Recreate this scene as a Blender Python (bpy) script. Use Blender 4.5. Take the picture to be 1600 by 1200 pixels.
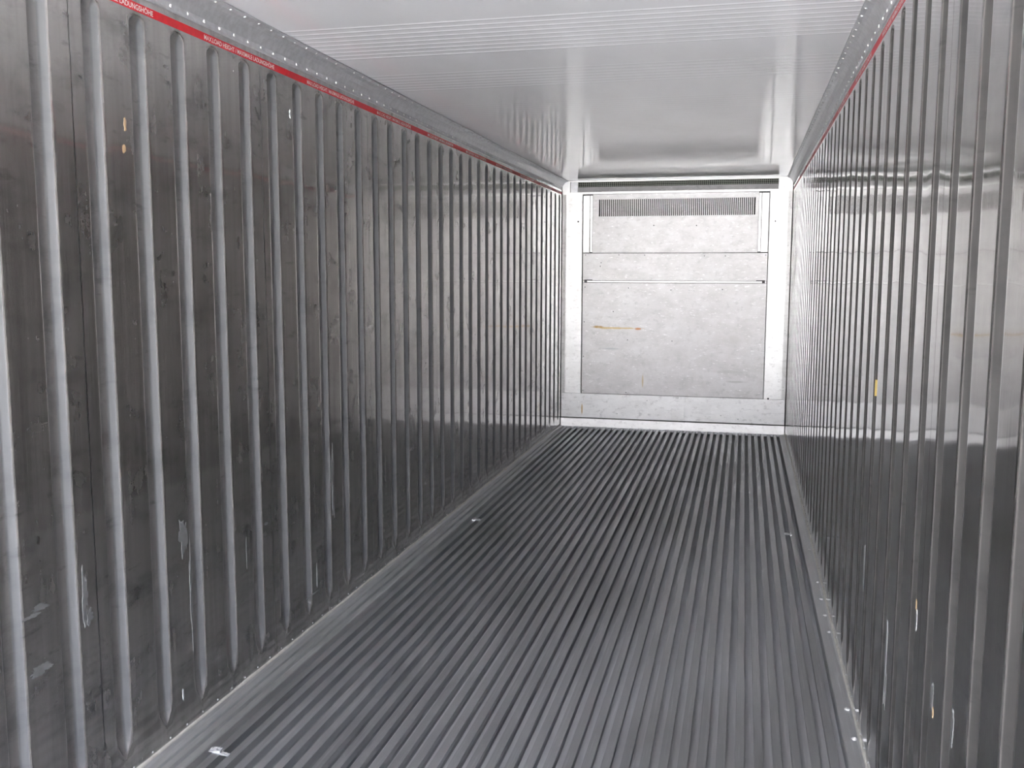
import bpy, math, random
from mathutils import Vector, Matrix, noise

scn = bpy.context.scene
for o in list(bpy.data.objects):
    bpy.data.objects.remove(o, do_unlink=True)
random.seed(7)
PI = math.pi

# ------------------------------------------------------------------ dimensions (metres)
W = 2.29            # clear width, left wall at x = 0
H = 2.55            # ceiling height above the floor rails
YB = 9.763          # face of the rear bulkhead
YD = -1.84          # open door end
PITCH = 0.2169      # pitch of the pressed grooves in the lining

# ------------------------------------------------------------------ camera
cam_d = bpy.data.cameras.new('camera')
cam = bpy.data.objects.new('camera', cam_d)
scn.collection.objects.link(cam)
scn.camera = cam
FPX = 1478.8
cam_d.sensor_width = 36.0
cam_d.lens = 36.0 * FPX / 1600.0
cam_d.clip_start = 0.02
yaw, pitch, roll = 0.2394, -0.1170, 0.0023
f = Vector((-math.sin(yaw) * math.cos(pitch), math.cos(yaw) * math.cos(pitch), math.sin(pitch)))
r = Vector((math.cos(yaw), math.sin(yaw), 0))
u = r.cross(f)
r2 = r * math.cos(roll) + u * math.sin(roll)
u2 = -r * math.sin(roll) + u * math.cos(roll)
m = Matrix((r2, u2, -f)).transposed().to_4x4()
m.translation = Vector((1.8544, 0.0, 1.611))
cam.matrix_world = m

# ------------------------------------------------------------------ render look
scn.view_settings.view_transform = 'Standard'
scn.view_settings.look = 'None'
scn.view_settings.exposure = 2.25
scn.view_settings.gamma = 1.0
scn.view_settings.use_curve_mapping = False
try:
    scn.cycles.use_denoising = True
    scn.cycles.max_bounces = 16
    scn.cycles.diffuse_bounces = 8
    scn.cycles.glossy_bounces = 12
    scn.cycles.sample_clamp_indirect = 12.0
    scn.cycles.caustics_reflective = True
except Exception:
    pass

# ------------------------------------------------------------------ sky
world = bpy.data.worlds.new('sky')
scn.world = world
world.use_nodes = True
wn, wl = world.node_tree.nodes, world.node_tree.links
wn.clear()
tc = wn.new('ShaderNodeTexCoord')
sep = wn.new('ShaderNodeSeparateXYZ')
wl.new(tc.outputs['Generated'], sep.inputs[0])
ramp = wn.new('ShaderNodeValToRGB')
ramp.color_ramp.elements[0].position = 0.0
ramp.color_ramp.elements[0].color = (1.0, 0.96, 0.92, 1)
ramp.color_ramp.elements[1].position = 0.75
ramp.color_ramp.elements[1].color = (0.30, 0.42, 0.68, 1)
e = ramp.color_ramp.elements.new(0.25)
e.color = (0.80, 0.86, 1.0, 1)
wl.new(sep.outputs['Z'], ramp.inputs[0])
bg = wn.new('ShaderNodeBackground')
bg.inputs['Strength'].default_value = 3.0
wl.new(ramp.outputs[0], bg.inputs[0])
wo = wn.new('ShaderNodeOutputWorld')
wl.new(bg.outputs[0], wo.inputs[0])
side = wn.new('ShaderNodeMapRange')          # hazy sky, brighter on the sun's side
side.inputs[1].default_value = -1.0
side.inputs[2].default_value = 1.0
side.inputs[3].default_value = 0.7
side.inputs[4].default_value = 5.4
wl.new(sep.outputs['X'], side.inputs[0])
wl.new(side.outputs[0], bg.inputs['Strength'])

# sun: high behind the open doors, so its patch ends before the part of the floor in view
sun_d = bpy.data.lights.new('sun', 'SUN')
sun_d.energy = 27.0
sun_d.angle = math.radians(0.6)
sun_d.color = (1.0, 0.95, 0.88)
sun = bpy.data.objects.new('sun', sun_d)
scn.collection.objects.link(sun)
sun.rotation_euler = Vector((-0.10, 0.22, -0.97)).to_track_quat('-Z', 'Y').to_euler()
sun.location = (1, -12, 12)

# sky portal over the open doorway (helps sampling, adds no light of its own)
pd = bpy.data.lights.new('doorway_portal', 'AREA')
pd.shape = 'RECTANGLE'
pd.size = W
pd.size_y = H
pd.cycles.is_portal = True
po = bpy.data.objects.new('doorway_portal', pd)
scn.collection.objects.link(po)
po.location = (W / 2, YD - 0.02, H / 2)
po.rotation_euler = (math.radians(90), 0, 0)     # -Z points to +Y, into the container


# ------------------------------------------------------------------ node helpers
def new_mat(name):
    mt = bpy.data.materials.new(name)
    mt.use_nodes = True
    return mt, mt.node_tree.nodes, mt.node_tree.links, mt.node_tree.nodes['Principled BSDF']


def pos_noise(n, l, scale, detail=3.0, rough=0.55, dist=0.0):
    """noise over the world position with a separate frequency along each axis"""
    g = n.new('ShaderNodeNewGeometry')
    mp = n.new('ShaderNodeMapping')
    mp.inputs['Scale'].default_value = scale
    l.new(g.outputs['Position'], mp.inputs[0])
    t = n.new('ShaderNodeTexNoise')
    t.inputs['Scale'].default_value = 1.0
    t.inputs['Detail'].default_value = detail
    t.inputs['Roughness'].default_value = rough
    t.inputs['Distortion'].default_value = dist
    l.new(mp.outputs[0], t.inputs['Vector'])
    return t.outputs['Fac']


def vramp(n, l, src, a, b, lo, hi):
    mr = n.new('ShaderNodeMapRange')
    mr.inputs[1].default_value = a
    mr.inputs[2].default_value = b
    mr.inputs[3].default_value = lo
    mr.inputs[4].default_value = hi
    l.new(src, mr.inputs[0])
    return mr.outputs[0]


def cmix(n, l, fac, a, b, mode='MIX'):
    mx = n.new('ShaderNodeMix')
    mx.data_type = 'RGBA'
    mx.blend_type = mode
    for k, v in ((0, fac), (6, a), (7, b)):
        if isinstance(v, (int, float)):
            mx.inputs[k].default_value = v
        elif isinstance(v, tuple):
            mx.inputs[k].default_value = (*v, 1)
        else:
            l.new(v, mx.inputs[k])
    return mx.outputs[2]


def math2(n, l, op, a, b):
    q = n.new('ShaderNodeMath')
    q.operation = op
    for k, v in ((0, a), (1, b)):
        if isinstance(v, (int, float)):
            q.inputs[k].default_value = v
        else:
            l.new(v, q.inputs[k])
    return q.outputs[0]


def bump(n, l, h, dist, strength=1.0, normal=None):
    b = n.new('ShaderNodeBump')
    b.inputs['Strength'].default_value = strength
    b.inputs['Distance'].default_value = dist
    l.new(h, b.inputs['Height'])
    if normal is not None:
        l.new(normal, b.inputs['Normal'])
    return b.outputs[0]


def plain(name, col, metallic=0.0, rough=0.5):
    mt, n, l, p = new_mat(name)
    fac = pos_noise(n, l, (40, 40, 40), 2)
    c = cmix(n, l, vramp(n, l, fac, .3, .7, 0, 1), tuple(x * .88 for x in col), tuple(min(1, x * 1.08) for x in col))
    l.new(c, p.inputs['Base Color'])
    p.inputs['Metallic'].default_value = metallic
    p.inputs['Roughness'].default_value = rough
    return mt


# worn aluminium lining of the side walls
def lining_material(name, met, r0, r1, k, groove_light, wob):
    mt, n, l, p = new_mat(name)
    streak = pos_noise(n, l, (30, 30, 1.2), 4, .6)
    blot = pos_noise(n, l, (5, 5, 6), 5, .65, .4)
    marks = pos_noise(n, l, (7, 7, 24), 4, .6)
    smear = pos_noise(n, l, (3.2, 3.2, 7), 6, .7)
    scr = pos_noise(n, l, (55, 55, 1.5), 2, .5)
    c = cmix(n, l, vramp(n, l, streak, .3, .7, 0, 1), (.47 * k, .447 * k, .430 * k), (.635 * k, .605 * k, .583 * k))
    c = cmix(n, l, vramp(n, l, blot, .52, .72, 0, .65), c, (.20, .197, .192))
    c = cmix(n, l, vramp(n, l, marks, .62, .72, 0, .55), c, (.09, .088, .086))
    c = cmix(n, l, vramp(n, l, smear, .52, .68, 0, .5), c, (.15, .148, .146))
    c = cmix(n, l, vramp(n, l, scr, .70, .76, 0, .5), c, (.70, .69, .67))
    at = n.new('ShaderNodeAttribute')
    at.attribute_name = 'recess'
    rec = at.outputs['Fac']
    dull = cmix(n, l, vramp(n, l, streak, .3, .7, 0, 1), (.060 * groove_light, .065 * groove_light, .074 * groove_light), (.082 * groove_light, .088 * groove_light, .099 * groove_light))
    c = cmix(n, l, vramp(n, l, rec, 0, 1, 0, .85), c, dull)      # unrubbed oxide in the grooves, its tone also painting in each wall's daylight
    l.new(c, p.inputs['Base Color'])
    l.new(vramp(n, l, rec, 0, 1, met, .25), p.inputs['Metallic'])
    rg = math2(n, l, 'ADD', vramp(n, l, blot, .35, .75, r0, r1), vramp(n, l, streak, .3, .7, 0, .05))
    rg = math2(n, l, 'ADD', rg, vramp(n, l, rec, 0, 1, 0, .38))
    l.new(rg, p.inputs['Roughness'])
    p.inputs['Coat Weight'].default_value = .9       # greasy film over the metal
    l.new(vramp(n, l, rec, 0, 1, .95, 0), p.inputs['Coat Weight'])
    p.inputs['Coat IOR'].default_value = 1.9
    p.inputs['Coat Roughness'].default_value = .05
    wave = pos_noise(n, l, (3.4, 3.4, 2.6), 1)
    nb = bump(n, l, wave, wob, 1.0)
    brush = pos_noise(n, l, (90, 90, .8), 2)
    nb = bump(n, l, brush, .00010, 1.0, nb)
    l.new(nb, p.inputs['Normal'])
    l.new(nb, p.inputs['Coat Normal'])
    return mt


def bulkhead_material(name, lo, hi, stains=False, rough=.46):
    mt, n, l, p = new_mat(name)
    a = pos_noise(n, l, (3.5, 3.5, 5.5), 6, .62, .3)
    h = pos_noise(n, l, (6, 6, 55), 3, .6)
    c = cmix(n, l, vramp(n, l, a, .32, .68, 0, 1), lo, hi)
    c = cmix(n, l, vramp(n, l, h, .58, .74, 0, .30), c, (.34, .34, .35))
    g1 = pos_noise(n, l, (16, 16, 22), 5, .7)
    c = cmix(n, l, vramp(n, l, g1, .54, .70, 0, .6), c, (.33, .32, .33))
    g2 = pos_noise(n, l, (20, 20, 70), 4, .7)
    c = cmix(n, l, vramp(n, l, g2, .60, .70, 0, .6), c, (.88, .88, .89))
    if stains:
        g = n.new('ShaderNodeNewGeometry')
        s = n.new('ShaderNodeSeparateXYZ')
        l.new(g.outputs['Position'], s.inputs[0])
        wob = pos_noise(n, l, (9, 9, 9), 3)

        def patch(cx, cz, rx, rz, col, amt):
            nonlocal c
            dx = math2(n, l, 'DIVIDE', math2(n, l, 'SUBTRACT', s.outputs['X'], cx), rx)
            dz = math2(n, l, 'DIVIDE', math2(n, l, 'SUBTRACT', s.outputs['Z'], cz), rz)
            d = math2(n, l, 'ADD', math2(n, l, 'MULTIPLY', dx, dx), math2(n, l, 'MULTIPLY', dz, dz))
            d = math2(n, l, 'ADD', d, vramp(n, l, wob, .3, .7, -.5, .5))
            c = cmix(n, l, vramp(n, l, d, .3, 1.1, amt, 0), c, col)
        patch(.55, 1.045, .28, .012, (.42, .30, .10), .75)
        patch(.37, 1.055, .08, .016, (.30, .19, .06), .9)
        patch(.80, 1.040, .035, .016, (.38, .16, .05), .9)
        patch(.861, .498, .008, .07, (.40, .31, .17), .8)
        patch(.229, .18, .010, .065, (.45, .31, .12), .9)
        patch(1.72, .62, .18, .015, (.35, .34, .34), .6)
        patch(1.80, .52, .12, .012, (.35, .34, .34), .7)
        patch(1.77, .95, .05, .05, (.40, .38, .38), .5)
        patch(.52, .83, .09, .012, (.32, .33, .35), .7)
        patch(.46, .55, .06, .04, (.42, .42, .43), .5)
    l.new(c, p.inputs['Base Color'])
    p.inputs['Metallic'].default_value = .6
    l.new(vramp(n, l, a, .3, .7, rough - .01, rough + .02), p.inputs['Roughness'])
    l.new(bump(n, l, a, .0006, .4), p.inputs['Normal'])
    return mt


def ceiling_material():
    mt, n, l, p = new_mat('pale_ceiling_sheet')
    a = pos_noise(n, l, (2.5, 1.2, 2), 4)
    c = cmix(n, l, vramp(n, l, a, .3, .7, 0, 1), (.82, .82, .85), (.89, .89, .925))
    l.new(c, p.inputs['Base Color'])
    p.inputs['Metallic'].default_value = .0
    p.inputs['IOR'].default_value = 1.38
    l.new(vramp(n, l, a, .3, .7, .07, .12), p.inputs['Roughness'])
    wv = pos_noise(n, l, (3, 1.6, 1), 1)
    nb = bump(n, l, wv, .0010, 1)
    l.new(nb, p.inputs['Normal'])
    return mt


def floor_material(name, lo, hi, rough, met=.5):
    mt, n, l, p = new_mat(name)
    a = pos_noise(n, l, (4, 1.2, 4), 5, .6)
    s = pos_noise(n, l, (120, 3, 20), 3, .6)
    g = pos_noise(n, l, (1.1, .5, 1), 2)
    c = cmix(n, l, vramp(n, l, a, .3, .7, 0, 1), lo, hi)
    c = cmix(n, l, vramp(n, l, s, .55, .75, 0, .45), c, tuple(x * 1.35 for x in hi))
    c = cmix(n, l, vramp(n, l, g, .5, .7, 0, .35), c, (.17, .165, .14))
    l.new(c, p.inputs['Base Color'])
    p.inputs['Metallic'].default_value = met
    l.new(vramp(n, l, a, .3, .7, rough - .12, rough + .05), p.inputs['Roughness'])
    l.new(bump(n, l, s, .0003, 1), p.inputs['Normal'])
    return mt


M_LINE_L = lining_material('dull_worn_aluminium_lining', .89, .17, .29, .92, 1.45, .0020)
M_LINE_R = lining_material('shiny_worn_aluminium_lining', .95, .05, .12, .70, .15, .0060)  # near-black groove tone stands in for weaker daylight on these flanks
M_BULK = bulkhead_material('scuffed_bright_aluminium', (.42, .41, .415), (.56, .555, .565), True)
M_FRAME = bulkhead_material('bright_aluminium_frame', (.58, .58, .58), (.72, .72, .73), True, .42)
M_BAND = bulkhead_material('pale_aluminium_band', (.66, .66, .665), (.80, .80, .81), True)
M_CEIL = ceiling_material()
M_RAIL = floor_material('floor_rail_aluminium', (.38, .388, .405), (.47, .48, .50), .44, .65)
M_BED = floor_material('floor_bed_aluminium', (.52, .525, .545), (.62, .625, .645), .85, .1)
M_EDGE = floor_material('floor_edge_aluminium', (.42, .43, .44), (.56, .57, .58), .45)
M_COVE = plain('grey_cove_extrusion', (.54, .545, .57), .4, .38)
M_SEAL = plain('pale_sealant', (.55, .54, .50), 0, .6)
M_RIVET = plain('bright_rivet', (.92, .92, .93), .35, .25)
M_DARKSCREW = plain('dark_screw_head', (.06, .06, .065), .4, .5)
M_RED = plain('red_tape', (.62, .012, .025), 0, .38)
M_INK = plain('white_lettering', (.85, .80, .79), 0, .45)
M_CAVITY = plain('dark_duct_interior', (.028, .027, .028), 0, .8)
M_WIRE = plain('galvanised_wire', (.34, .36, .32), .5, .5)
M_FOIL = plain('crumpled_foil', (.9, .92, .95), .6, .2)
M_SCUFF = plain('scraped_residue', (.20, .205, .21), .3, .5)
M_PEEL = plain('peeled_pale_edge', (.38, .39, .40), .3, .4)
M_YEL = plain('faded_yellow_sticker', (.62, .47, .14), 0, .5)
M_TAN = plain('tan_adhesive_smear', (.42, .30, .18), 0, .6)
M_SHELL = plain('outer_steel_shell', (.55, .56, .58), .0, .5)
M_GROUND = plain('yard_concrete', (.60, .60, .58), 0, .9)


# ------------------------------------------------------------------ mesh helpers
class MB:
    def __init__(self):
        self.v, self.f = [], []
        self.attr = None

    def quad(self, *pts):
        i = len(self.v)
        self.v += [tuple(p) for p in pts]
        self.f.append(tuple(range(i, i + len(pts))))

    def box(self, x0, x1, y0, y1, z0, z1):
        i = len(self.v)
        self.v += [(x, y, z) for x in (x0, x1) for y in (y0, y1) for z in (z0, z1)]
        for q in ((0, 1, 3, 2), (4, 6, 7, 5), (0, 4, 5, 1), (2, 3, 7, 6), (0, 2, 6, 4), (1, 5, 7, 3)):
            self.f.append(tuple(i + k for k in q))

    def prism_y(self, prof, y0, y1):
        """closed profile of (x, z) points swept along y"""
        i, n = len(self.v), len(prof)
        self.v += [(x, y0, z) for x, z in prof] + [(x, y1, z) for x, z in prof]
        for k in range(n):
            a, b = k, (k + 1) % n
            self.f.append((i + a, i + b, i + n + b, i + n + a))
        self.f.append(tuple(i + k for k in range(n))[::-1])
        self.f.append(tuple(i + n + k for k in range(n)))

    def prism_x(self, prof, x0, x1):
        i, n = len(self.v), len(prof)
        self.v += [(x0, y, z) for y, z in prof] + [(x1, y, z) for y, z in prof]
        for k in range(n):
            a, b = k, (k + 1) % n
            self.f.append((i + a, i + n + a, i + n + b, i + b))
        self.f.append(tuple(i + k for k in range(n)))
        self.f.append(tuple(i + n + k for k in range(n))[::-1])

    def dome(self, c, nrm, rad, hgt, seg=10):
        """low round head standing on a surface"""
        nrm = Vector(nrm).normalized()
        t = nrm.orthogonal().normalized()
        b = nrm.cross(t)
        c = Vector(c)
        i = len(self.v)
        for rr, hh in ((1.0, 0.0), (.85, .55), (.5, .9)):
            for k in range(seg):
                a = 2 * PI * k / seg
                self.v.append(tuple(c + (t * math.cos(a) + b * math.sin(a)) * rad * rr + nrm * hgt * hh))
        self.v.append(tuple(c + nrm * hgt))
        for q in range(2):
            for k in range(seg):
                k2 = (k + 1) % seg
                self.f.append((i + q * seg + k, i + q * seg + k2, i + (q + 1) * seg + k2, i + (q + 1) * seg + k))
        for k in range(seg):
            self.f.append((i + 2 * seg + k, i + 2 * seg + (k + 1) % seg, i + 3 * seg))

    def mesh(self, name, mat, smooth=False):
        me = bpy.data.meshes.new(name)
        me.from_pydata(self.v, [], self.f)
        me.materials.append(mat)
        if self.attr:
            at = me.attributes.new('recess', 'FLOAT', 'POINT')
            at.data.foreach_set('value', self.attr)
        if smooth:
            me.polygons.foreach_set('use_smooth', [True] * len(me.polygons))
        me.update()
        return me

    def build(self, name, mat, parent=None, smooth=False, bevel=0.0):
        o = bpy.data.objects.new(name, self.mesh(name, mat, smooth))
        scn.collection.objects.link(o)
        if parent is not None:
            o.parent = parent
        if bevel:
            bv = o.modifiers.new('bevel', 'BEVEL')
            bv.width = bevel
            bv.segments = 2
            bv.limit_method = 'ANGLE'
        return o


def structure(o, label=None):
    o['kind'] = 'structure'
    if label:
        o['label'] = label
    return o


def tag(o, label, cat, group=None):
    o['label'] = label
    o['category'] = cat
    if group:
        o['group'] = group
    return o


def fresh_normals(o):
    import bmesh
    bm = bmesh.new()
    bm.from_mesh(o.data)
    bmesh.ops.remove_doubles(bm, verts=bm.verts, dist=1e-6)
    bmesh.ops.recalc_face_normals(bm, faces=bm.faces)
    bm.to_mesh(o.data)
    bm.free()


# ------------------------------------------------------------------ floor bed and rails
BED = -0.047
fb = MB()
fb.box(-.09, W + .09, YD, YB + .35, BED - .12, BED)
floor = structure(fb.build('floor', M_BED), 'ribbed aluminium T-bar floor running to the rear bulkhead')
rail = MB()
tw, web = .0155, .003
rail.prism_y([(-tw, -.0005), (-tw + .0008, 0), (tw - .0008, 0), (tw, -.0005), (tw, -.0045), (web, -.008), (web, BED + .006),
              (web + .006, BED), (-web - .006, BED), (-web, BED + .006), (-web, -.008), (-tw, -.0045)], YD, YB - .012)
RP = .0612
rail0 = None
xr = 2.192
k = 0
while xr > .15:
    if rail0 is None:
        rail0 = rail.build('floor_rail', M_RAIL, floor)
        o = rail0
    else:
        o = rail0.copy()
        scn.collection.objects.link(o)
        o.parent = floor
    o.location.x = xr
    xr -= RP
    k += 1
XLAST = xr + RP          # centre of the leftmost rail

# side gutter plates of the floor (parts of the floor)
ep = MB()
ep.prism_y([(0, BED), (XLAST - .052, BED), (XLAST - .052, -.004), (XLAST - .055, 0), (.092, 0), (.090, -.012), (.078, -.012), (.076, .0015), (.050, .002), (.049, -.006), (.040, -.006), (.038, .003), (.012, .004), (.0, .016)], YD, YB - .012)
ep.build('edge_plate', M_EDGE, floor)
ep = MB()
ep.prism_y([(W, BED), (2.235, BED), (2.235, -.004), (2.238, 0), (W - .012, .004), (W, .016)], YD, YB - .012)
ep.build('edge_plate', M_EDGE, floor)

# ------------------------------------------------------------------ side walls
GC = [9.2115 - .012 - PITCH * i for i in range(-2, 51)]      # groove centres
SEAMS = [9.2115 - .012 - PITCH * (i + .5) for i in range(1, 47, 5)]
PROF = [(-.050, 0), (-.043, 0), (-.0385, .0012), (-.034, .0045), (-.0245, .0155), (-.020, .0190), (-.014, .0200),
        (.014, .0200), (.020, .0190), (.0245, .0155), (.034, .0045), (.0385, .0012), (.043, 0), (.050, 0)]
ZL = [(0, 0), (.075, 0), (.09, .08), (.105, .35), (.13, .72), (.17, .95), (.22, 1), (.6, 1), (1.0, 1), (1.4, 1), (1.8, 1),
      (2.2, 1), (2.355, 1), (2.372, .93), (2.384, .65), (2.392, .3), (2.398, .06), (2.405, 0), (H, 0)]


def sheet_mesh(y0, y1, grooves, side):
    """side = -1: lining of the left wall (x = 0), +1: right wall (x = W). Grooves press outwards."""
    cols = [y0]
    for g in sorted(grooves):
        cols.append(('g', g))
    X0 = 0.0 if side < 0 else W
    pts = []           # columns of (y, depth, groove?)
    pts.append((y0, 0, None))
    for g in sorted(grooves):
        for off, d in PROF:
            yy = g + off
            if y0 < yy < y1:
                pts.append((yy, d, g))
    pts.append((y1, 0, None))
    b = MB()
    b.attr = []
    nz = len(ZL)
    for (yy, d, g) in pts:
        for (z, s) in ZL:
            y2 = yy
            if g is not None and d > 0:
                y2 = g + (yy - g) * ((.2 + .8 * min(1, s * 1.1)) if z < 1 else (.55 + .45 * min(1, s * 1.3)))
            x = X0 + side * d * s
            b.v.append((x, y2, z))
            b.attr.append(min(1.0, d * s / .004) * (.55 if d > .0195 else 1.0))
    for i in range(len(pts) - 1):
        for j in range(nz - 1):
            a = i * nz + j
            q = (a, a + 1, a + nz + 1, a + nz)
            b.f.append(q if side > 0 else q[::-1])
    return b


def side_wall(name, side, label):
    b = MB()
    xa, xb = (-.09, -.024) if side < 0 else (W + .024, W + .09)
    b.box(xa, xb, YD, YB + .35, BED, H + .09)
    wall = structure(b.build(name, M_SHELL), label)
    edges = [YD] + sorted(SEAMS) + [YB + .03]
    edges = [e_ for e_ in edges if e_ >= YD]
    proto = None
    for a, c in zip(edges[:-1], edges[1:]):
        gs = [g + (-.012 if side < 0 else 0) for g in GC if a + .05 < g < c - .05]
        lap = .0012
        sm = sheet_mesh(a + lap, c - lap, gs, side)
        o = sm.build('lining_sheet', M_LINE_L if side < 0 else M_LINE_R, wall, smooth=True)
    # seam rivets down both edges of each joint
    for s_ in SEAMS:
        pass
    # rivets along the foot of the wall: the hundred nearest in view, then the rest in one mesh
    ys = [2.0 + .1 * i for i in range(77)]
    rb = MB()
    nx = 1 if side < 0 else -1
    X0 = 0 if side < 0 else W
    rb.dome((0, 0, 0), (nx, 0, 0), .0038, .0022, 8)
    r0 = None
    for y in ys:
        if r0 is None:
            r0 = rb.build('rivet', M_RIVET, wall, smooth=True)
            o = r0
        else:
            o = r0.copy()
            scn.collection.objects.link(o)
            o.parent = wall
        o.location = (X0, y, .034)
    # sealant bead at the foot
    sb = MB()
    n_ = 160
    prof = []
    for i in range(n_ + 1):
        y = YD + (YB - YD) * i / n_
        w_ = .007 + .004 * noise.noise(Vector((y * 7, side, 0)))
        prof.append((y, w_))
    for i in range(n_ + 1):
        y, w_ = prof[i]
        for t in range(4):
            a_ = t / 3 * PI / 2
            sb.v.append((X0 + nx * w_ * math.sin(a_) * 1.0, y, .016 + w_ * math.cos(a_) * 1.2))
    for i in range(n_):
        for t in range(3):
            a_ = i * 4 + t
            sb.f.append((a_, a_ + 1, a_ + 5, a_ + 4))
    sb.build('sealant_bead', M_SEAL, wall, smooth=True)
    return wall


wall_l = side_wall('wall_left', -1, 'left side wall lined with grooved worn aluminium sheet')
wall_r = side_wall('wall_right', 1, 'right side wall lined with grooved shiny aluminium sheet')


# scraped patches and residues on the side linings (y, z on the wall; all lie on the sheet)
def blob(wall, side, y, z, ry, rz, mat, name='scrape_mark', n_=56, jag=.35, seed=0):
    b = MB()
    X0 = .0006 if side < 0 else W - .0006
    nx = 1 if side < 0 else -1
    ring, cen = [], []
    for i in range(n_):
        a = 2 * PI * i / n_
        k_ = 1 + jag * noise.noise(Vector((math.cos(a) * 1.7, math.sin(a) * 1.7, seed * 3.1))) + jag * .8 * noise.noise(Vector((math.cos(a) * 9, math.sin(a) * 9, seed * 1.3)))
        ring.append((y + ry * k_ * math.cos(a), z + rz * k_ * math.sin(a)))
    i0 = len(b.v)
    for yy, zz in ring:
        b.v.append((X0 - nx * .0006, yy, zz))
    for yy, zz in ring:
        b.v.append((X0 + nx * .0004, y + (yy - y) * .94, z + (zz - z) * .97))
    for i in range(n_):
        j = (i + 1) % n_
        b.f.append((i, j, n_ + j, n_ + i))
    b.f.append(tuple(range(n_, 2 * n_)))
    o = b.build(name, mat, wall)
    fresh_normals(o)
    return o


# ------------------------------------------------------------------ ceiling
def ceil_profile():
    pts = []
    groups = [(1.85, 9, 1), (2.70, 7, 1), (3.54, 9, 1), (4.42, 7, .55), (5.27, 7, .2), (6.12, 7, .15), (6.97, 7, .12), (7.82, 7, .1)]
    for y0, n_, h_ in groups:
        for i in range(n_):
            c = y0 + .063 * i
            pts += [(c - .012, 0), (c - .005, -.0013 * h_), (c, -.0018 * h_), (c + .005, -.0013 * h_), (c + .012, 0)]
    return pts


cb = MB()
pf = [(YD, 0)] + ceil_profile() + [(YB + .35, 0)]
for y, dz in pf:
    cb.v += [(-.024, y, H + dz), (W + .024, y, H + dz)]
for i in range(len(pf) - 1):
    a = i * 2
    cb.f.append((a, a + 2, a + 3, a + 1))
cb.box(-.09, W + .09, YD, YB + .35, H + .006, H + .09)
ceil = structure(cb.build('ceiling', M_CEIL, smooth=False), 'pale grey ceiling sheet with fine cross beads')

# ------------------------------------------------------------------ cove extrusions with rivets


def cove(name, side, label):
    nx = 1 if side < 0 else -1
    X0 = 0 if side < 0 else W

    def P(x, z):
        return (X0 + nx * x, z)
    b = MB()
    prof = [(0, 2.459), (.0035, 2.459), (.0035, 2.466), (.0025, 2.468), (.0025, 2.484), (.006, 2.492), (.016, 2.512), (.030, 2.528), (.044, 2.537),
            (.058, 2.541), (.061, 2.543), (.061, 2.548), (.0, 2.5485)]
    b.prism_y([P(*q) for q in prof], YD, YB - .001)
    o = b.build(name, M_COVE)
    fresh_normals(o)
    structure(o, label)
    specs = [((.0025, 2.476), (nx, 0, 0), .0062), ((.050, 2.5392), (nx * .25, 0, -1), .0060)]
    for (x, z), nr, rad in specs:
        rb = MB()
        rb.dome((0, 0, 0), nr, rad, .0042, 8)
        r0 = None
        for i in range(50):
            if r0 is None:
                r0 = rb.build('rivet', M_RIVET, o, smooth=True)
                q = r0
            else:
                q = r0.copy()
                scn.collection.objects.link(q)
                q.parent = o
            q.location = (X0 + nx * x, 2.062 + .1 * i, z)
    rs = MB()
    for (x, z), nr, rad in specs:
        for i in range(50, 77):
            rs.dome((X0 + nx * x, 2.062 + .1 * i, z), nr, rad, .0042, 6)
    q = rs.build('far_rivets', M_RIVET, o, smooth=True)
    q['kind'] = 'stuff'
    return o


cove('trim_1', -1, 'grey riveted cove between left wall and ceiling')
cove('trim_2', 1, 'grey riveted cove between right wall and ceiling')


# ------------------------------------------------------------------ load height tapes
def text_mesh(body, width, height, mat):
    c = bpy.data.curves.new('lettering', 'FONT')
    c.body = body
    c.size = 1
    c.offset = .016
    c.extrude = 0.0
    t = bpy.data.objects.new('lettering', c)
    scn.collection.objects.link(t)
    dg = bpy.context.evaluated_depsgraph_get()
    me = bpy.data.meshes.new_from_object(t.evaluated_get(dg))
    bpy.data.objects.remove(t, do_unlink=True)
    xs = [v.co.x for v in me.vertices]
    ys = [v.co.y for v in me.vertices]
    x0, x1, y0 = min(xs), max(xs), 0
    cap = .73
    for v in me.vertices:
        v.co.x = (v.co.x - x0) / (x1 - x0) * width
        v.co.y = v.co.y / cap * height
        v.co.z = 0
    me.materials.clear()
    me.materials.append(mat)
    return me


TXT = text_mesh('MAX.LOAD HEIGHT / MAXIMALE LADUNGSHÖHE', .508, .0165, M_INK)


def tape(side, label):
    nx = 1 if side < 0 else -1
    X0 = 0 if side < 0 else W
    b = MB()
    x_ = sorted((X0, X0 + nx * .0008))
    b.box(x_[0], x_[1], YD + .05, YB - .02, 2.4115, 2.4385)
    o = b.build('load_height_tape', M_RED)
    tag(o, label, 'tape')
    ts = [2.258 + .803 * i for i in range(-1, 9)]
    for y in ts:
        t = bpy.data.objects.new('lettering', TXT)
        scn.collection.objects.link(t)
        t.parent = o
        if side < 0:      # reads towards the bulkhead
            mm = Matrix(((0, 0, 1), (1, 0, 0), (0, 1, 0))).to_4x4()
            mm.translation = Vector((X0 + .0012, y, 2.4168))
        else:
            mm = Matrix(((0, 0, -1), (-1, 0, 0), (0, 1, 0))).to_4x4()
            mm.translation = Vector((X0 - .0012, y + .508, 2.4168))
        t.matrix_world = mm
    return o


tape(-1, 'red maximum load height tape with white lettering along the left wall')
tape(1, 'red maximum load height tape high along the right wall')

# ------------------------------------------------------------------ rear bulkhead
bk = MB()
bk.box(-.09, W + .09, YB + .30, YB + .42, BED, H + .09)
bk.box(0, W, YB + .20, YB + .30, 0, 2.15)
wall_b = structure(bk.build('wall_back', M_CAVITY), 'dark cavity wall behind the rear bulkhead panels')


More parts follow.
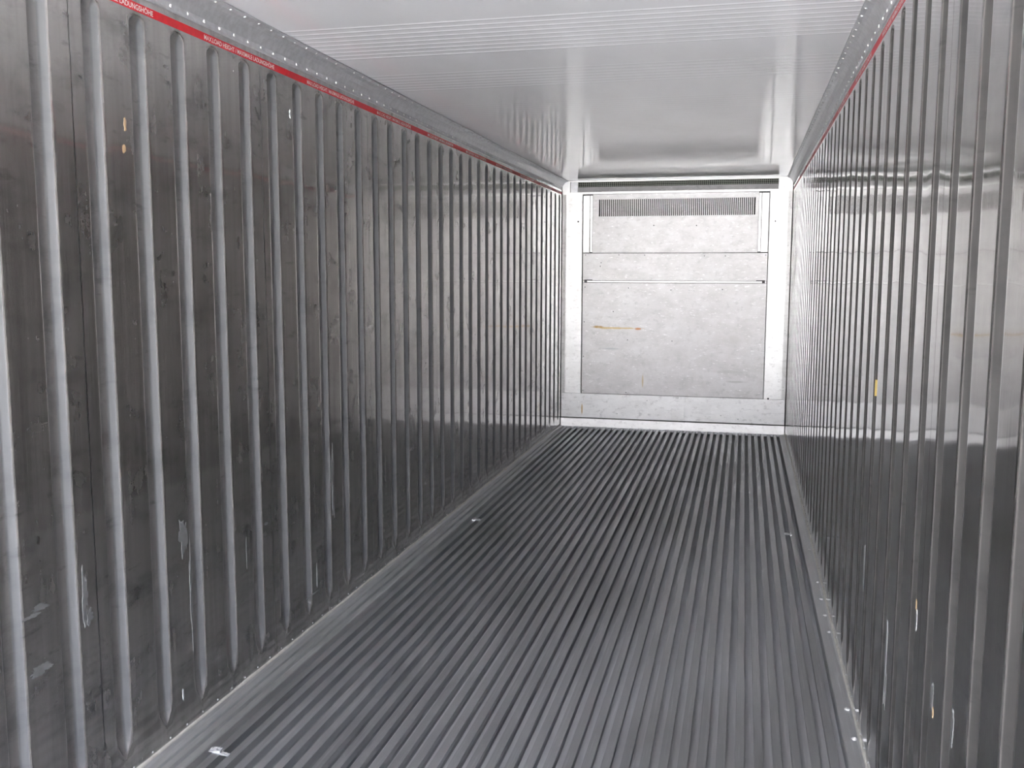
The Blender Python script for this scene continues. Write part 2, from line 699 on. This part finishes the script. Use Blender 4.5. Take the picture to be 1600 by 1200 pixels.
def plate(name, x0, x1, z0, z1, y0=0.0, th=.02, mat=M_BULK, label=None, cat=None, parent=None, bevel=.0015, group=None):
    b = MB()
    b.box(x0, x1, YB + y0, YB + y0 + th, z0, z1)
    o = b.build(name, mat, parent, bevel=bevel)
    if label:
        tag(o, label, cat, group)
    return o


def screw(parent, x, z, y0=0.0, rad=.006, mat=M_DARKSCREW, name='screw'):
    b = MB()
    b.dome((0, 0, 0), (0, -1, 0), rad, .003, 8)
    o = b.build(name, mat, parent, smooth=True)
    o.location = (x, YB + y0, z)
    return o


# foot: kick plate and lower band
kp = MB()
kp.prism_x([(YB + .03, -.02), (YB + .03, .092), (YB - .002, .092), (YB - .006, .088), (YB - .010, .004), (YB - .004, -.004)], .006, W - .006)
kick = kp.build('kick_plate', M_FRAME)
fresh_normals(kick)
tag(kick, 'long bright aluminium kick plate at the foot of the rear bulkhead', 'kick plate')
sh = MB()
sh.box(.004, W - .004, YB - .014, YB - .0115, -.022, .0035)
sh.build('lower_lip', M_COVE, kick)

band = plate('bulkhead_panel', .006, W - .006, .099, .354, .004, .03, M_BAND,
             'wide low grey aluminium band just above the kick plate', 'panel')
low = plate('bulkhead_panel', .223, 2.0685, .357, 1.510, .004, .03, M_BULK,
            'large square scuffed lower bulkhead panel with an orange stain', 'panel')
mid = plate('bulkhead_panel', .223, 2.0685, 1.534, 1.812, .002, .03, M_BULK,
            'wide middle bulkhead panel between the dark slot and the slotted panel', 'panel')

# side posts
for sx, lab in ((0, 'tall bright corner post left of the bulkhead panels'), (1, 'tall bright corner post right of the bulkhead panels')):
    b = MB()
    z0 = .357

    def X(v):
        return v if sx == 0 else W - v
    pr = [(X(.006), YB + .03), (X(.006), YB - .006), (X(.045), YB - .010), (X(.200), YB - .012), (X(.214), YB - .012), (X(.220), YB - .006), (X(.220), YB + .03)]
    n_ = len(pr)
    z1 = 2.4115
    b.v += [(x, y, z0) for x, y in pr] + [(x, y, z1) for x, y in pr]
    for i in range(n_):
        j = (i + 1) % n_
        b.f.append((i, j, n_ + j, n_ + i))
    b.f.append(tuple(range(n_)))
    b.f.append(tuple(range(n_, 2 * n_)))
    o = b.build('corner_post', M_FRAME)
    fresh_normals(o)
    tag(o, lab, 'post')
    if sx == 0:
        post_l = o
    else:
        post_r = o
    # folded corner strip where post meets lining, with twin screws
    for z in (.45, 1.02, 1.57, 1.88, 2.28):
        screw(o, X(.030), z, -.009, .0045, M_COVE)
        screw(o, X(.030), z + .028, -.009, .0045, M_COVE)
screw(post_l, .172, 2.135, -.012, .009)
screw(post_r, 2.130, 2.120, -.012, .008)
screw(post_r, 2.118, .362, -.012, .010)

# upper slotted service panel, built round its slots
SX0, SX1, SZ0, SZ1 = .384, 1.937, 2.185, 2.356
pb = MB()
y0, y1 = YB - .004, YB + .020
for (a, c, d, e_) in ((.322, 1.968, 1.817, SZ0), (.322, 1.968, SZ1, 2.408), (.322, SX0, SZ0, SZ1), (SX1, 1.968, SZ0, SZ1)):
    pb.box(a, c, y0, y1, d, e_)
up = pb.build('slotted_panel', M_BULK)
tag(up, 'upper bulkhead panel with a row of narrow vertical air slots', 'panel')
NS = 79
sp = (SX1 - SX0) / NS
gb = MB()
for i in range(1, NS):
    x = SX0 + sp * i
    gb.box(x - sp * .24, x + sp * .24, y0 + .0005, y0 + .007, SZ0 - .002, SZ1 + .002)
gb.build('slot_bars', M_BULK, up)
cv = MB()
cv.box(.33, 1.98, YB + .18, YB + .185, 2.0, 2.409)
cv.build('dark_backing', M_CAVITY, up)

# narrow uprights either side of the slotted panel
for sx in (0, 1):
    def X(v):
        return v if sx == 0 else W - v
    a, c = sorted((X(.2235), X(.291)))
    o = plate('side_stile', a, c, 1.820, 2.398, -.006, .03, M_FRAME,
              'narrow bright stile on the %s edge of the slotted panel' % ('left' if sx == 0 else 'right'), 'stile')
    a, c = sorted((X(.2945), X(.3195)))
    plate('stile_lip', a, c, 1.825, 2.398, .000, .012, M_FRAME, parent=o)
    # black rubber caps at both ends of the stile
    a, c = sorted((X(.243), X(.315)))
    plate('end_cap', a, c, 2.3985, 2.4095, -.012, .02, M_DARKSCREW, parent=o)
    a, c = sorted((X(.290), X(.318)))
    plate('end_cap', a, c, 1.8130, 1.8215, -.012, .02, M_DARKSCREW, parent=o)

# dark slot between middle and lower panel, its catches and end brackets
gap = plate('panel_gap_rail', .225, 2.066, 1.5125, 1.5320, .012, .02, M_FRAME, 'thin rail in the dark slot above the large lower panel', 'rail')
sl = MB()
sl.box(.238, 2.064, YB + .003, YB + .012, 1.5105, 1.5145)
sl.build('dark_seal', M_DARKSCREW, gap)
for x in (.355, .80, 1.215, 1.37, 1.84):
    b = MB()
    b.box(x, x + .055, YB - .004, YB + .014, 1.519, 1.527)
    b.build('catch', M_FRAME, gap, bevel=.001)
    b = MB()
    b.box(x - .004, x + .059, YB + .002, YB + .006, 1.5265, 1.530)
    b.build('catch_edge', M_COVE, gap)
for sx in (0, 1):
    def X(v):
        return v if sx == 0 else W - v
    b = MB()
    a, c = sorted((X(.240), X(.268)))
    b.box(a, c, YB - .006, YB + .0018, 1.513, 1.542)
    a, c = sorted((X(.240), X(.325)))
    b.box(a, c, YB - .006, YB + .0018, 1.534, 1.542)
    b.build('corner_bracket', M_DARKSCREW, gap)

# header with the long wire mesh air return
hd = MB()
HX0, HX1, HZ0, HZ1 = .084, 2.206, 2.432, 2.535
hy0, hy1 = YB - .008, YB + .012
for (a, c, d, e_) in ((.006, W - .006, HZ1, H - .002), (.006, HX0, 2.412, HZ1), (HX1, W - .006, 2.412, HZ1), (HX0, HX1, 2.412, HZ0)):
    hd.box(a, c, hy0, hy1, d, e_)
header = hd.build('header_frame', M_FRAME)
tag(header, 'bright header frame under the ceiling holding a wire mesh air opening', 'frame')
b = MB()
b.prism_x([(YB + .026, HZ0 - .004), (YB + .034, 2.486), (YB + .040, 2.486), (YB + .040, HZ0 - .004)], HX0, HX1)
o = b.build('sloping_sill', M_BULK, header)
fresh_normals(o)
b = MB()
for i in range(107):
    x = HX0 + .02 * i
    if x > HX1:
        break
    b.box(x - .0016, x + .0016, YB + .041, YB + .044, 2.484, HZ1)
for z in (2.497, 2.516, 2.533):
    b.box(HX0, HX1, YB + .044, YB + .047, z - .0016, z + .0016)
b.build('wire_mesh', M_WIRE, header)
b = MB()
b.box(HX0, HX1, YB + .16, YB + .17, 2.43, H)
b.build('duct_back', M_CAVITY, header)
for a, c in ((HX0, HX0 + .075), (HX1 - .055, HX1)):
    b = MB()
    b.box(a, c, YB + .020, YB + .036, HZ0, HZ1)
    b.build('end_bracket', M_COVE, header, bevel=.001)

# screws and rivet heads on the panels
for x, z, pn in ((.250, 1.795, mid), (.595, 1.795, mid), (.858, 1.792, mid), (1.455, 1.783, mid), (1.66, 1.782, mid), (2.05, 1.79, mid),
                 (.412, 1.715, mid), (.405, 1.680, mid)):
    screw(pn, x, z, .002, .005)
for x, z in ((.247, 1.465), (.700, 1.458), (.242, 1.105), (.697, .925), (1.152, .921), (.545, 1.215), (.240, .745), (.237, .385),
             (.690, .377), (1.640, 1.448), (1.13, 1.44)):
    screw(low, x, z, .004, .0055)
for x, z in ((1.310, 1.435), (1.158, 1.452), (.905, 1.125), (1.145, .377), (1.63, .39), (1.36, 1.43)):
    screw(low, x, z, .004, .0065, M_RIVET)
for x, z in ((.945, 2.09), (1.37, 2.085)):
    screw(up, x, z, -.004, .006)
for x, z in ((.91, .30), (1.28, .20), (1.66, .17), (1.83, .14), (.6, .15)):
    screw(band, x, z, .004, .004)
cp = plate('square_plate', 1.16, 1.29, .115, .255, -.001, .005, M_FRAME, parent=band)  # thin square plate standing slightly proud of the band

# ------------------------------------------------------------------ marks on the linings
for (y, z, ry, rz, s) in ((4.045, .64, .014, .13, 1), (4.02, .70, .006, .06, 31), (2.82, .70, .022, .06, 3), (2.855, .47, .006, .17, 4),
                          (2.312, .67, .012, .075, 5), (2.33, .60, .014, .02, 32), (2.13, .695, .035, .007, 6), (2.10, .68, .03, .006, 33),
                          (2.12, .52, .04, .012, 7), (3.40, .60, .014, .006, 8), (3.24, .53, .003, .05, 9)):
    blob(wall_l, -1, y, z, ry, rz, M_SCUFF, seed=s, jag=.7)
# torn corner patch low on the left lining
for (y, z, ry, rz, s) in ((3.855, .235, .004, .045, 41), (3.80, .165, .055, .004, 42)):
    blob(wall_l, -1, y, z, ry, rz, M_PEEL, seed=s, jag=.6)
blob(wall_l, -1, 2.783, .152, .004, .022, M_FOIL, seed=43, jag=.4, name='bright_nick')
blob(wall_l, -1, 3.699, 2.264, .006, .014, M_FOIL, seed=44, jag=.8, name='bright_nick')
for (y, z, ry, rz, s, mt) in ((2.19, .672, .012, .030, 11, M_SCUFF), (1.982, .700, .011, .036, 12, M_SCUFF), (2.172, .640, .006, .010, 13, M_TAN),
                              (2.85, .49, .010, .12, 14, M_PEEL), (2.83, .40, .008, .05, 17, M_SCUFF), (3.41, .58, .007, .07, 15, M_SCUFF),
                              (2.415, .765, .006, .026, 16, M_PEEL), (2.43, .80, .006, .014, 18, M_TAN)):
    blob(wall_r, 1, y, z, ry, rz, mt, seed=s, jag=.5)
# yellow sticker on a groove flank of the right lining, weld tabs along the floor edge
gy = min(GC, key=lambda g: abs(g - 3.26))
b = MB()
b.quad((W + .0035, gy + .0335, 1.20), (W + .0152, gy + .0235, 1.20), (W + .0152, gy + .0235, 1.255), (W + .0035, gy + .0335, 1.255))
b.quad((W + .0030, gy + .0325, 1.20), (W + .0030, gy + .0325, 1.255), (W + .0147, gy + .0225, 1.255), (W + .0147, gy + .0225, 1.20))
o = b.build('sticker', M_YEL, wall_r)
o['label'] = 'small faded yellow sticker'
for y in (5.655, 5.05, 4.783, 4.55, 4.333, 3.55, 3.32):
    b = MB()
    b.dome((W - .018, y, .0035), (0, 0, 1), .011, .006, 9)
    b.build('weld_tab', M_RIVET, floor, smooth=True)
for (y, z, ry, rz, s) in ((2.60, 2.06, .006, .020, 21), (2.59, 1.985, .008, .010, 22)):
    blob(wall_l, -1, y, z, ry, rz, M_TAN, seed=s, jag=.5, name='adhesive_smear')

# ------------------------------------------------------------------ foil scraps on the floor


def scrap(x, y, z, lx, ly, seed, label, group=None):
    b = MB()
    nx_, ny_ = 7, 5
    for i in range(nx_ + 1):
        for j in range(ny_ + 1):
            h = .004 + .004 * noise.noise(Vector((i * .9, j * .9, seed * 5.3)))
            b.v.append(((i / nx_ - .5) * lx, (j / ny_ - .5) * ly * (1 + .25 * noise.noise(Vector((i, seed, 0)))), h))
    t = len(b.v)
    for i in range(nx_ + 1):
        for j in range(ny_ + 1):
            v = b.v[i * (ny_ + 1) + j]
            b.v.append((v[0], v[1], 0.0))
    for i in range(nx_):
        for j in range(ny_):
            a = i * (ny_ + 1) + j
            q = (a, a + ny_ + 1, a + ny_ + 2, a + 1)
            b.f.append(q)
            b.f.append(tuple(t + k_ for k_ in q[::-1]))
    ring = [i * (ny_ + 1) for i in range(nx_ + 1)] + [nx_ * (ny_ + 1) + j for j in range(1, ny_ + 1)] + \
           [i * (ny_ + 1) + ny_ for i in range(nx_ - 1, -1, -1)] + [j for j in range(ny_ - 1, 0, -1)]
    for a, c in zip(ring, ring[1:] + ring[:1]):
        b.f.append((a, c, t + c, t + a))
    o = b.build('foil_scrap', M_FOIL)
    fresh_normals(o)
    o.location = (x, y, z)
    o.rotation_euler = (0, 0, seed * .7)
    tag(o, label, 'scrap', group)
    return o


scrap(.160, 2.72, 0.0, .040, .03, .2, 'longer pale foil scrap on the near left edge of the floor')
scrap(.205, 2.70, 0.0, .016, .03, 2.2, 'tiny bluish foil fleck beside the near left foil scrap')
scrap(.192, 5.84, 0.0, .055, .035, .1, 'pale foil scrap on the left floor rails halfway down')
scrap(2.162, 5.978, 0.0, .045, .035, .15, 'bright foil scrap lying by the right wall of the floor')

# ------------------------------------------------------------------ yard outside the open doors
g = MB()
g.box(-40, 40, -70, YD - .35, -1.00, -.85)
structure(g.build('ground', M_GROUND), 'concrete yard outside the open container doors')
